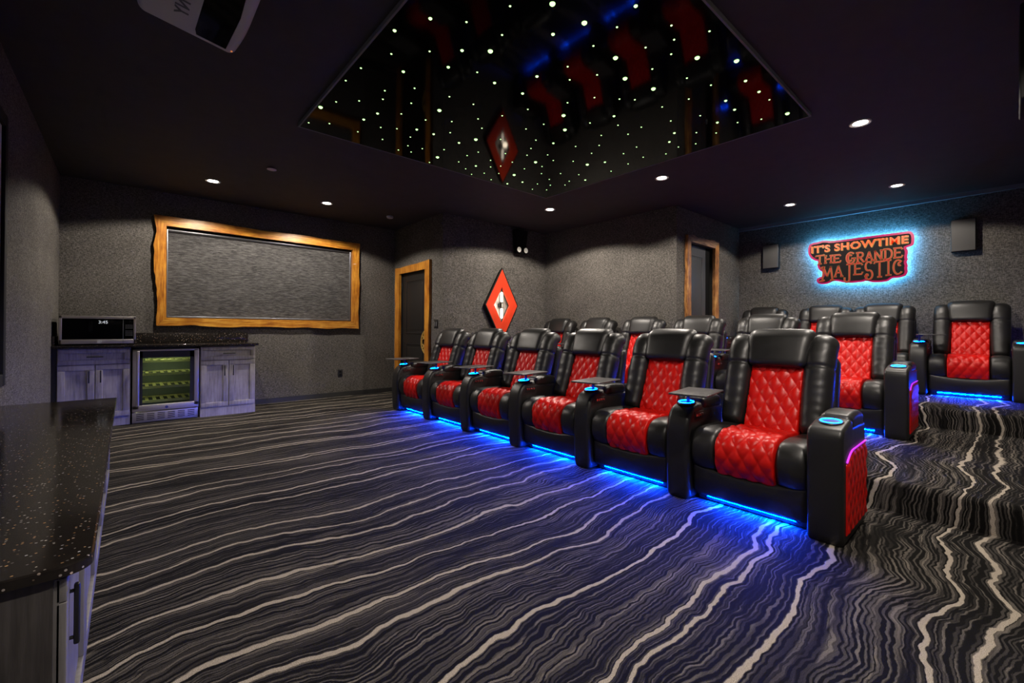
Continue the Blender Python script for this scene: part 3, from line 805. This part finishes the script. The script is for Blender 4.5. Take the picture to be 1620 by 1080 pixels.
nd = 5; dw = (yb-ya-.03)/nd
for i in range(nd):
    a = ya+.014+i*dw; g = shaker(a+.003, a+dw-.003, .08, .57, 0, .05)
    g = mapv(g, lambda x, y, z: (fx-y, x, z))
    dd = obj('console_door', g, 'conface', co, 30)
    obj('door_pull', mapv(pull(a+.05 if i % 2 == 0 else a+dw-.05, 0, .47, .13, True, .016), lambda x, y, z: (fx-y, x, z)), 'blackp', dd)
ps = thing('projection_screen', 'black-edged projection screen hung on the left wall above the console', 'screen', (XL, 2.53, .734))
obj('screen_border', join(bb(.001, .045, -1.45, -1.38, 0, 1.585), bb(.001, .045, 1.38, 1.45, 0, 1.585), bb(.001, .045, -1.38, 1.38, 0, .07), bb(.001, .045, -1.38, 1.38, 1.515, 1.585)), 'matte', ps)
obj('screen_cloth', box(.02, .028, -1.38, 1.38, .07, 1.515), 'screen', ps)

# ------------------------------------------------------------------ ceiling: star panel, downlights, projector, detectors
S0 = [(1.07,3.49),(1.76,2.92),(1.61,2.09),(1.61,1.57),(2.27,3.15),(2.23,3.73),(3.1,3.59),(2.52,2.33),(2.71,2.49),(3.02,3.17),(1.84,1.55),(2.22,1.62),(2.7,1.65),(2.8,1.13),(3.77,1.14),(3.45,2.86),(2.45,1.71),(2.59,1.28)]
S1 = [(1.2,2.09),(1.1,2.31),(1.48,2.2),(1.51,2.4),(1.84,2.34),(2.0,2.09),(1.39,3.46),(1.79,3.33),(1.32,2.64),(1.78,1.73),(2.2,3.31),(2.64,3.66),(2.83,2.74),(2.07,2.31),(3.23,3.86),(3.32,3.7),(1.43,3.29),(1.94,3.31),(1.94,1.29),(2.82,2.07),(3.44,1.9),(3.57,2.02),(3.23,1.38),(3.41,1.39),(3.28,1.17),(3.07,1.18),(3.79,3.17),(3.53,2.7),(3.52,1.57)]
S2 = [(1.46,1.73),(1.36,1.98),(1.57,1.93),(1.34,2.34),(1.18,2.52),(1.1,2.79),(1.08,3.0),(1.68,2.32),(1.33,2.94),(1.47,2.77),(1.37,3.06),(1.71,2.7),(1.55,2.97),(1.9,2.67),(2.06,2.83),(1.25,3.2),(1.13,3.33),(1.08,3.82),(1.21,3.72),(1.57,3.17),(1.76,3.13),(1.93,3.01),(2.18,2.94),(1.55,3.5),(1.66,3.43),(1.44,3.71),(2.03,3.19),(1.66,3.71),(1.82,3.5),(1.87,3.83),(1.89,3.68),(1.98,3.79),(2.02,3.65),(2.18,3.53),(2.24,3.9),(2.45,3.69),(2.42,3.5),(2.45,3.36),(2.61,3.8),(2.77,3.58),(2.66,3.44),(2.83,3.77),(2.95,3.67),(3.01,3.88),(2.75,3.89),(2.25,2.45),(2.46,2.7),(2.51,2.54),(2.67,2.8),(2.76,2.96),(2.84,3.1),(2.98,2.96),(3.12,3.02),(3.15,3.21),(3.06,3.38),(2.85,3.33),(3.29,3.36),(3.48,3.43),(3.49,3.63),(3.63,3.56),(3.72,3.71),(3.58,3.81),(3.44,3.22),(3.75,3.44),(2.07,1.88),(2.4,2.18),(2.17,2.66),(2.43,3.0),(2.66,3.21),(2.83,3.49),(2.0,1.45),(2.03,1.64),(2.27,1.44),(2.28,1.81),(2.21,1.24),(2.33,1.29),(2.44,1.37),(2.49,1.53),(2.41,1.12),(2.75,1.43),(2.95,1.36),(3.01,1.55),(2.49,2.0),(2.64,1.89),(2.73,1.82),(2.97,1.74),(3.31,1.61),(3.45,1.16),(3.64,1.46),(3.72,1.31),(3.7,1.66),(3.57,1.77),(3.22,1.81),(3.14,2.03),(3.17,2.18),(2.77,2.27),(3.02,2.35),(2.97,2.14),(3.03,2.65),(3.17,2.49),(3.26,2.65),(3.28,2.9),(3.49,2.45),(3.45,2.28),(3.7,2.37),(3.79,2.18),(3.73,2.02),(3.78,1.88),(3.74,2.57),(3.78,2.81),(3.61,3.11),(3.69,3.32),(2.19,1.97)]
PX0, PX1, PY0, PY1, PZ = 1.047, 3.945, 1.04, 3.945, H-.028
pn = thing('star_ceiling_panel', 'large glossy black ceiling panel dotted with tiny greenish fibre lights', 'ceiling panel', ((PX0+PX1)/2, (PY0+PY1)/2, H))
ox, oy = pn.location.x, pn.location.y
obj('panel_sheet', box(PX0-ox, PX1-ox, PY0-oy, PY1-oy, PZ-H, -.001), 'panel', pn, 0)
obj('edge_trim', join(box(PX0-ox-.012, PX0-ox, PY0-oy-.012, PY1-oy+.012, PZ-H-.002, -.001), box(PX1-ox, PX1-ox+.012, PY0-oy-.012, PY1-oy+.012, PZ-H-.002, -.001), box(PX0-ox, PX1-ox, PY0-oy-.012, PY0-oy, PZ-H-.002, -.001), box(PX0-ox, PX1-ox, PY1-oy, PY1-oy+.012, PZ-H-.002, -.001)), 'trim', pn, 0)
def bead(r):
    return lathe([(r, .0), (r*.92, -r*.30), (r*.6, -r*.6), (r*.05, -r*.7)], (0, 0, 0), 10)
stars = [(p, .0155) for p in S0]+[(p, .0105) for p in S1]+[(p, .0062) for p in S2]
rest = []
proto = {}
for i, ((x, y), r) in enumerate(stars):
    x = max(PX0+.02, min(PX1-.02, x))
    if i < 100:
        if r not in proto:
            o = obj('fibre_light', bead(r), 'star', pn); proto[r] = o
        else:
            o = proto[r].copy(); COL.objects.link(o); o.parent = pn
        o.location = (x-ox, y-oy, PZ-H)
    else: rest.append(moved(bead(r), (x-ox, y-oy, PZ-H)))
so = obj('fibre_light_scatter', join(*rest), 'star', pn); so['kind'] = 'stuff'

def downlight(x, y, label, power=1.0, lens='lens', grp='recessed ceiling downlights'):
    t = thing('downlight', label, 'ceiling light', (x, y, H), 0, grp)
    obj('trim_ring', lathe([(.052, -.001), (.075, -.001), (.076, -.006), (.070, -.009), (.052, -.004)], (0, 0, 0), 32), 'white', t)
    obj('lamp_lens', lathe([(.051, -.0005), (.051, -.0045), (.030, -.010), (.002, -.012)], (0, 0, 0), 28), lens, t)
    ld = bpy.data.lights.new('downlight_beam', 'SPOT'); ld.energy = DL_POWER*power; ld.color = (1, .90, .79)
    ld.spot_size = math.radians(147); ld.spot_blend = .16; ld.shadow_soft_size = .035
    lo = bpy.data.objects.new('downlight_beam', ld); COL.objects.link(lo); lo.parent = t; lo.location = (0, 0, -.03)
    return t
downlight(.716, 6.177, 'recessed downlight in front of the left part of the window frame')
downlight(1.992, 6.203, 'recessed downlight in front of the right part of the window frame')
downlight(4.432, 4.353, 'recessed downlight at the far corner of the star panel', 1.4)
downlight(4.425, 2.595, 'bright recessed downlight between the star panel and the rear door')
downlight(4.441, .809, 'brightest recessed downlight at upper right')
downlight(6.638, 1.973, 'small recessed downlight above the left of the glowing sign', .55, 'lensdim')
downlight(6.664, .869, 'small recessed downlight above the right of the glowing sign', .55, 'lensdim')
downlight(2.0, .10, 'unseen recessed downlight added over the open floor near the right wall', 1.1)  # added out of view to light the front row and aisle side panel
downlight(.72, .10, 'unseen recessed downlight added over the console end near the right wall', .8)  # second lamp added out of view, fills the front floor and chairs
dt = obj('smoke_detector', lathe([(.050, 0), (.050, -.012), (.044, -.028), (.030, -.034), (.002, -.035)], (0, 0, 0), 28), 'white', None, 40, (2.935, 6.276, H-.0005)); tag(dt, 'small white smoke detector on the ceiling near the far corner', 'smoke detector')
dv = thing('sprinkler_cover', 'round sprinkler cover on the ceiling between the two window downlights', 'sprinkler cover', (1.123, 5.258, H))
obj('cover_disc', lathe([(.045, -.012), (.046, -.016), (.002, -.017)], (0, 0, 0), 28), 'white', dv)
obj('cover_stem', cyl((0, 0, -.0065), .03, .011, 20), 'blackp', dv)

# projector, hung upside down and tilted towards the screen
pj = thing('ceiling_projector', 'pale grey ceiling projector hanging at upper left', 'projector', (.20, 2.22, 2.485))
pj.rotation_euler = (0, math.radians(9.5), 0)
g = rbox((0, 0, .075), (.205, .40, .085), .035, 5, (2, 12, 2))
obj('shell', mapv(g, lambda x, y, z: (x*(1-.10*max(0, (abs(y)-.1)/.3)**2), y, z)), 'proj', pj, 60)
g = prism([(.025, -.30), (.030, .05), (.022, .31), (.030, .350), (.148, .350), (.162, .05), (.150, -.30)], -.0125, -.0085, 'xy')
obj('vent_panel', g, 'panel', pj, 0)
g = text_geo('SONY', .085, .003, 1.1)
tg = [(-.012-p[1]*.8, .372-.36+p[0]*1.0, -.0115) for p in g[0]], g[1]
obj('maker_lettering', tg, 'keys', pj, 0)
obj('status_light', cyl((.172, .352, -.008), .004, .004, 10), 'signbulb', pj)
obj('mount_pole', join(cyl((0, 0, .22), .022, .16, 16), bb(-.08, .08, -.08, .08, .150, .166, .004)), 'blackp', pj)
obj('lens_barrel', cyl((-.205, 0, .08), .05, .05, 28, 0), 'blackp', pj)

# ------------------------------------------------------------------ wall fittings
def diamond(hw, hh, d0, d1):
    return [(-hw, 0), (0, -hh), (hw, 0), (0, hh)]
sn = thing('diamond_sconce', 'red diamond-shaped wall sconce with two glowing tube bulbs', 'wall sconce', (4.482, YS, 1.470))
def ring_prism(o, i, y0, y1):
    V = []
    for y in (y0, y1):
        for P in (o, i): V += [(p[0], y, p[1]) for p in P]
    n = 4; F = []
    for k in range(n):
        k2 = (k+1) % n
        F += [(k, k2, 4+k2, 4+k), (8+k, 12+k, 12+k2, 8+k2), (k, 8+k, 8+k2, k2), (4+k, 4+k2, 12+k2, 12+k)]
    return V, F
obj('diamond_frame', ring_prism(diamond(.335, .597, 0, 0), diamond(.165, .292, 0, 0), -.075, -.050), 'rsconce', sn, 0)
obj('frame_edge', ring_prism(diamond(.341, .607, 0, 0), diamond(.325, .580, 0, 0), -.0785, -.046), 'blackp', sn, 0)
obj('back_plate', prism(diamond(.19, .335, 0, 0), -.012, -.002, 'xz'), 'plate', sn, 0)
obj('standoff_box', ring_prism(diamond(.22, .39, 0, 0), diamond(.172, .302, 0, 0), -.050, -.001), 'blackp', sn, 0)
obj('bulb_holder', join(bb(-.035, .035, -.045, -.012, -.03, .03, .005), cyl((0, -.065, .025), .024, .05, 20), cyl((0, -.065, -.025), .024, .05, 20), bb(-.012, .012, -.065, -.04, -.015, .015, .004)), 'darkalu', sn)
for s in (1, -1):
    obj('tube_bulb', lathe([(.012, s*.05), (.020, s*.065), (.021, s*.19), (.014, s*.208), (.002, s*.213)], (0, -.065, 0), 20), 'bulb', sn)
ld = bpy.data.lights.new('sconce_glow', 'POINT'); ld.energy = 1.6; ld.color = (1, .82, .6); ld.shadow_soft_size = .04
lo = bpy.data.objects.new('sconce_glow', ld); COL.objects.link(lo); lo.parent = sn; lo.location = (0, -.13, 0)

el = thing('emergency_light', 'black twin-head emergency light high on the wall above the sconce', 'emergency light', (4.86, YS, 2.40))
obj('housing', mapv(rbox((.02, -.055, .185), (.14, .05, .165), .02, 3), lambda x, y, z: (x*(.75+.25*(z/.35))+.02*z, y, z)), 'matte', el)
for x in (-.075, .075):
    h_ = obj('lamp_head', lathe([(.020, .035), (.044, .020), (.050, -.012), (.048, -.020)], (x, -.125, .0), 24, 1), 'matte', el)
    obj('lamp_lens', lathe([(.001, -.022), (.043, -.022), (.043, -.019)], (x, -.125, .0), 24, 1), 'elens', h_)
obj('lamp_bar', bb(-.10, .10, -.115, -.04, -.055, .03, .012), 'matte', el)
sw = thing('light_switch', 'black double light switch beside the reel-handled door', 'light switch', (X1, 5.722, 1.158))
obj('switch_plate', bb(-.008, -.0005, -.055, .055, -.062, .062, .003), 'blackp', sw)
for y in (-.025, .025): obj('rocker', bb(-.013, -.0075, y-.015, y+.015, -.032, .032, .002), 'keys', sw)
ou = thing('wall_outlet', 'black electrical outlet low on the wall below the window', 'outlet', (2.507, YW, .372))
obj('outlet_plate', bb(-.036, .036, -.007, -.0005, -.058, .058, .003), 'blackp', ou)
for z in (-.024, .024): obj('socket', bb(-.016, .016, -.0095, -.0065, z-.014, z+.014, .002), 'matte', ou)
def wall_speaker(y0, y1, z0, z1, label):
    t = thing('wall_speaker', label, 'speaker', (X3, (y0+y1)/2, (z0+z1)/2), 0, 'rear wall speakers')
    a, b = (y1-y0)/2, (z1-z0)/2
    obj('speaker_cabinet', bb(-.075, -.0005, -a, a, -b, b, .006), 'blackp', t)
    obj('grille', bb(-.086, -.0755, -a+.006, a-.006, -b+.006, b-.006, .004), 'grille', t)
wall_speaker(2.405, 2.635, 2.067, 2.445, 'grey rectangular speaker on the rear wall left of the glowing sign')
wall_speaker(.255, .475, 2.060, 2.455, 'grey rectangular speaker on the rear wall right of the glowing sign')
ss = thing('side_speaker', 'black speaker high on the right wall at the picture edge', 'speaker', (3.40, YR, 2.22))
obj('speaker_cabinet', bb(-.17, .17, .02, .31, .0, .47, .01), 'matte', ss)
obj('speaker_bracket', bb(-.04, .04, .0, .03, .16, .32, .004), 'matte', ss)

# ------------------------------------------------------------------ glowing sign
OUT = [(2.003, 2.229), (2.004, 2.333), (1.971, 2.386), (1.858, 2.393), (1.827, 2.407), (1.756, 2.396), (1.725, 2.383), (1.53, 2.381), (1.315, 2.384), (1.111, 2.386), (0.916, 2.385), (0.854, 2.387), (0.823, 2.357), (0.811, 2.31), (0.814, 2.22), (0.835, 2.19), (0.879, 2.18), (0.891, 2.173), (0.879, 2.147), (0.876, 2.105), (0.885, 2.056), (0.876, 2.014), (0.891, 1.991), (0.876, 1.94), (0.885, 1.907), (0.876, 1.865), (0.892, 1.817), (0.929, 1.795), (0.98, 1.787), (1.032, 1.791), (1.052, 1.772), (1.084, 1.749), (1.164, 1.742), (1.259, 1.75), (1.315, 1.78), (1.343, 1.761), (1.493, 1.759), (1.566, 1.769), (1.641, 1.797), (1.694, 1.801), (1.74, 1.773), (1.811, 1.76), (1.866, 1.773), (1.898, 1.813), (1.89, 1.85), (1.858, 1.87), (1.818, 1.881), (1.818, 1.937), (1.866, 1.983), (1.89, 2.046), (1.874, 2.105), (1.914, 2.119), (1.963, 2.158), (1.987, 2.198)]
SX, SY, SZ = X3, 1.41, 2.08
sg = thing('showtime_sign', "backlit sign reading IT'S SHOWTIME THE GRANDE MAJESTIC with a cyan halo", 'sign', (SX, SY, SZ))
L_ = [(a-SY, b-SZ) for a, b in OUT]
def smooth_poly(P, it=1):
    for _ in range(it):
        Q = []
        for i in range(len(P)):
            a, b = P[i], P[(i+1) % len(P)]
            Q += [(a[0]*.75+b[0]*.25, a[1]*.75+b[1]*.25), (a[0]*.25+b[0]*.75, a[1]*.25+b[1]*.75)]
        P = Q
    return P
L_ = smooth_poly(L_)
obj('sign_backing', prism(L_, -.072, -.055, 'yz'), 'signback', sg, 30)
obj('sign_face', prism(offset_poly(L_, -.030), -.080, -.0725, 'yz'), 'signface', sg, 30)
obj('halo_strip', prism(offset_poly(L_, -.035), -.0545, -.049, 'yz'), 'signhalo', sg, 0)
obj('standoffs', join(*[cyl((-.0245, y, z), .008, .0485, 10, 0) for y, z in ((.45, .22), (-.5, .22), (.3, -.2), (-.4, -.2))]), 'alu', sg)
# line 1, heavy sans letters
g = text_geo("IT'S SHOWTIME", .150, .003, 1.06)
xs = [p[0] for p in g[0]]; zs = [p[1] for p in g[0]]
w0, w1, h0, h1 = min(xs), max(xs), min(zs), max(zs)
ya_, yb_, za_, zb_ = 1.958-SY, .872-SY, 2.232-SZ, 2.338-SZ
fl_ = lambda p, x: (x, ya_+(p[0]-w0)/(w1-w0)*(yb_-ya_), za_+(p[1]-h0)/(h1-h0)*(zb_-za_))
obj('marquee_letters', ([fl_(p, -.086) for p in g[0]], g[1]), 'signmarq', sg, 0)
g2 = text_geo("IT'S SHOWTIME", .150, .007, 1.06)
obj('letter_edge', ([(lambda q: (q[0], q[1]-.004, q[2]-.006))(fl_(p, -.0825)) for p in g2[0]], g2[1]), 'signgold', sg, 0)
# dotted bulbs along the letters: sample triangles' centres
dots = []
step = .030
import bisect
def inside(pt, G):
    for f in G[1]:
        P = [G[0][i] for i in f]; c = False; j = len(P)-1
        for i in range(len(P)):
            if ((P[i][1] > pt[1]) != (P[j][1] > pt[1])) and (pt[0] < (P[j][0]-P[i][0])*(pt[1]-P[i][1])/(P[j][1]-P[i][1]+1e-12)+P[i][0]): c = not c
            j = i
        if c: return True
    return False
nx_ = int((w1-w0)/.0195); nz_ = 5
for i in range(nx_+1):
    for j in range(nz_):
        p = (w0+(w1-w0)*(i+.5*(j % 2)*0)/nx_, h0+(h1-h0)*(j+.5)/nz_)
        if inside(p, g) and i % 2 == 0:
            dots.append(moved(cyl((0, 0, 0), .0052, .004, 8, 0), fl_(p, -.088)))
bo = obj('marquee_bulbs', join(*dots), 'signbulb', sg, 0)
# lines 2 and 3: storybook capitals drawn as strokes in a 1 x 1 box
def arc(cx, cy, rx, ry, a0, a1, n=14): return [(cx+rx*math.cos(math.radians(a0+(a1-a0)*i/n)), cy+ry*math.sin(math.radians(a0+(a1-a0)*i/n))) for i in range(n+1)]
GL = {
 'T': [[(.5, 0), (.5, .95)], [(-.05, .86), (0, .95), (1, .97), (1.05, 1.04)], [(.3, 0), (.7, 0)]],
 'H': [[(.12, 0), (.12, 1)], [(.85, 0), (.85, 1)], [(.12, .5), (.85, .55)], [(0, 0), (.26, 0)], [(.72, 0), (1, 0)], [(0, 1), (.26, 1)], [(.72, 1), (1, 1)]],
 'E': [[(.15, 0), (.15, 1)], [(.0, 1), (.85, 1), (.92, .86)], [(.15, .52), (.7, .52)], [(.0, 0), (.88, 0), (.95, .18)]],
 'G': [arc(.5, .5, .46, .5, 50, 330)+[(.9, .45)], [(.6, .45), (1.02, .45)], arc(.42, .5, .2, .3, 40, 320)],
 'R': [[(.18, 0), (.18, 1)], [(.0, 1), (.5, 1)]+arc(.5, .76, .32, .24, 90, -90)+[(.18, .52)], [(.45, .5), (.9, 0), (1.05, .04)], [(.02, 0), (.34, 0)]],
 'A': [[(.05, 0), (.48, 1)], [(.48, 1), (.92, 0)], [(.22, .36), (.76, .36)], [(-.05, 0), (.2, 0)], [(.76, 0), (1.05, 0)]],
 'N': [[(.14, 0), (.14, 1)], [(.1, 1), (.86, 0)], [(.86, 0), (.86, 1.02)], [(0, 0), (.28, 0)], [(.72, 1), (1, 1)]],
 'D': [[(.18, 0), (.18, 1)], [(.0, 1), (.45, 1)]+arc(.45, .5, .48, .5, 90, -90)+[(0, 0)]],
 'M': [[(.12, 0), (.22, 1)], [(.2, 1), (.5, .3)], [(.5, .3), (.8, 1)], [(.78, 1), (.92, 0)], [(-.06, -.02), (.1, -.03), (.28, .02)], [(.76, 0), (1.06, 0)], [(.02, .92), (.1, 1), (.3, 1)]],
 'J': [[(.65, 1), (.65, .15)]+arc(.38, .1, .27, .22, 0, -200), [(.35, 1), (.95, 1)]],
 'S': [arc(.5, .74, .34, .26, 40, 250)+arc(.5, .25, .38, .27, 80, -170), arc(.3, .2, .1, .1, 0, 270, 8)],
 'I': [[(.5, 0), (.5, 1)], [(.25, 0), (.75, 0)], [(.25, 1), (.75, 1)]],
 'C': [arc(.55, .5, .45, .5, 50, 315), arc(.72, .72, .14, .12, 60, 300, 8)],
}
def word(txt, y_left, y_right, z0, hts, gap=.12, wscale=None):
    tot = sum((wscale or {}).get(c, 1.0) if c != 'I' else .55 for c in txt)+gap*(len(txt)-1)
    u = (y_left-y_right)/tot; cur = 0; gold, red = [], []
    for k, c in enumerate(txt):
        wd = (wscale or {}).get(c, 1.0) if c != 'I' else .55
        zz, hh = z0+hts[k][0], hts[k][1]
        for st in GL[c]:
            pts = [((a*wd if c != 'I' else (a-.5)*1+wd/2)*u, b*hh) for a, b in st]
            gold.append(ribbon(pts, .024, .004, y_left-cur*u-SY, zz-SZ, -.0805))
            red.append(ribbon(pts, .0135, .003, y_left-cur*u-SY, zz-SZ, -.0846))
        cur += wd+gap
    return gold, red
A = []; B = []
for args in [("THE", 1.900, 1.595, 2.065, [(0, .125), (.005, .10), (0, .105)]),
             ("GRANDE", 1.535, .925, 2.035, [(-.005, .155), (0, .135), (.008, .125), (.012, .125), (.01, .135), (.02, .125)]),
             ("MAJESTIC", 1.840, .925, 1.815, [(0, .195), (.045, .15), (-.02, .225), (.055, .15), (-.02, .235), (0, .215), (.015, .20), (.02, .185)])]:
    a, b = word(*args, wscale={'M': 1.5, 'G': 1.15, 'A': .9})
    A += a; B += b
obj('storybook_letter_edge', join(*A), 'signgold', sg, 0)
obj('storybook_letters', join(*B), 'signred', sg, 0)
bpy.context.view_layer.update()
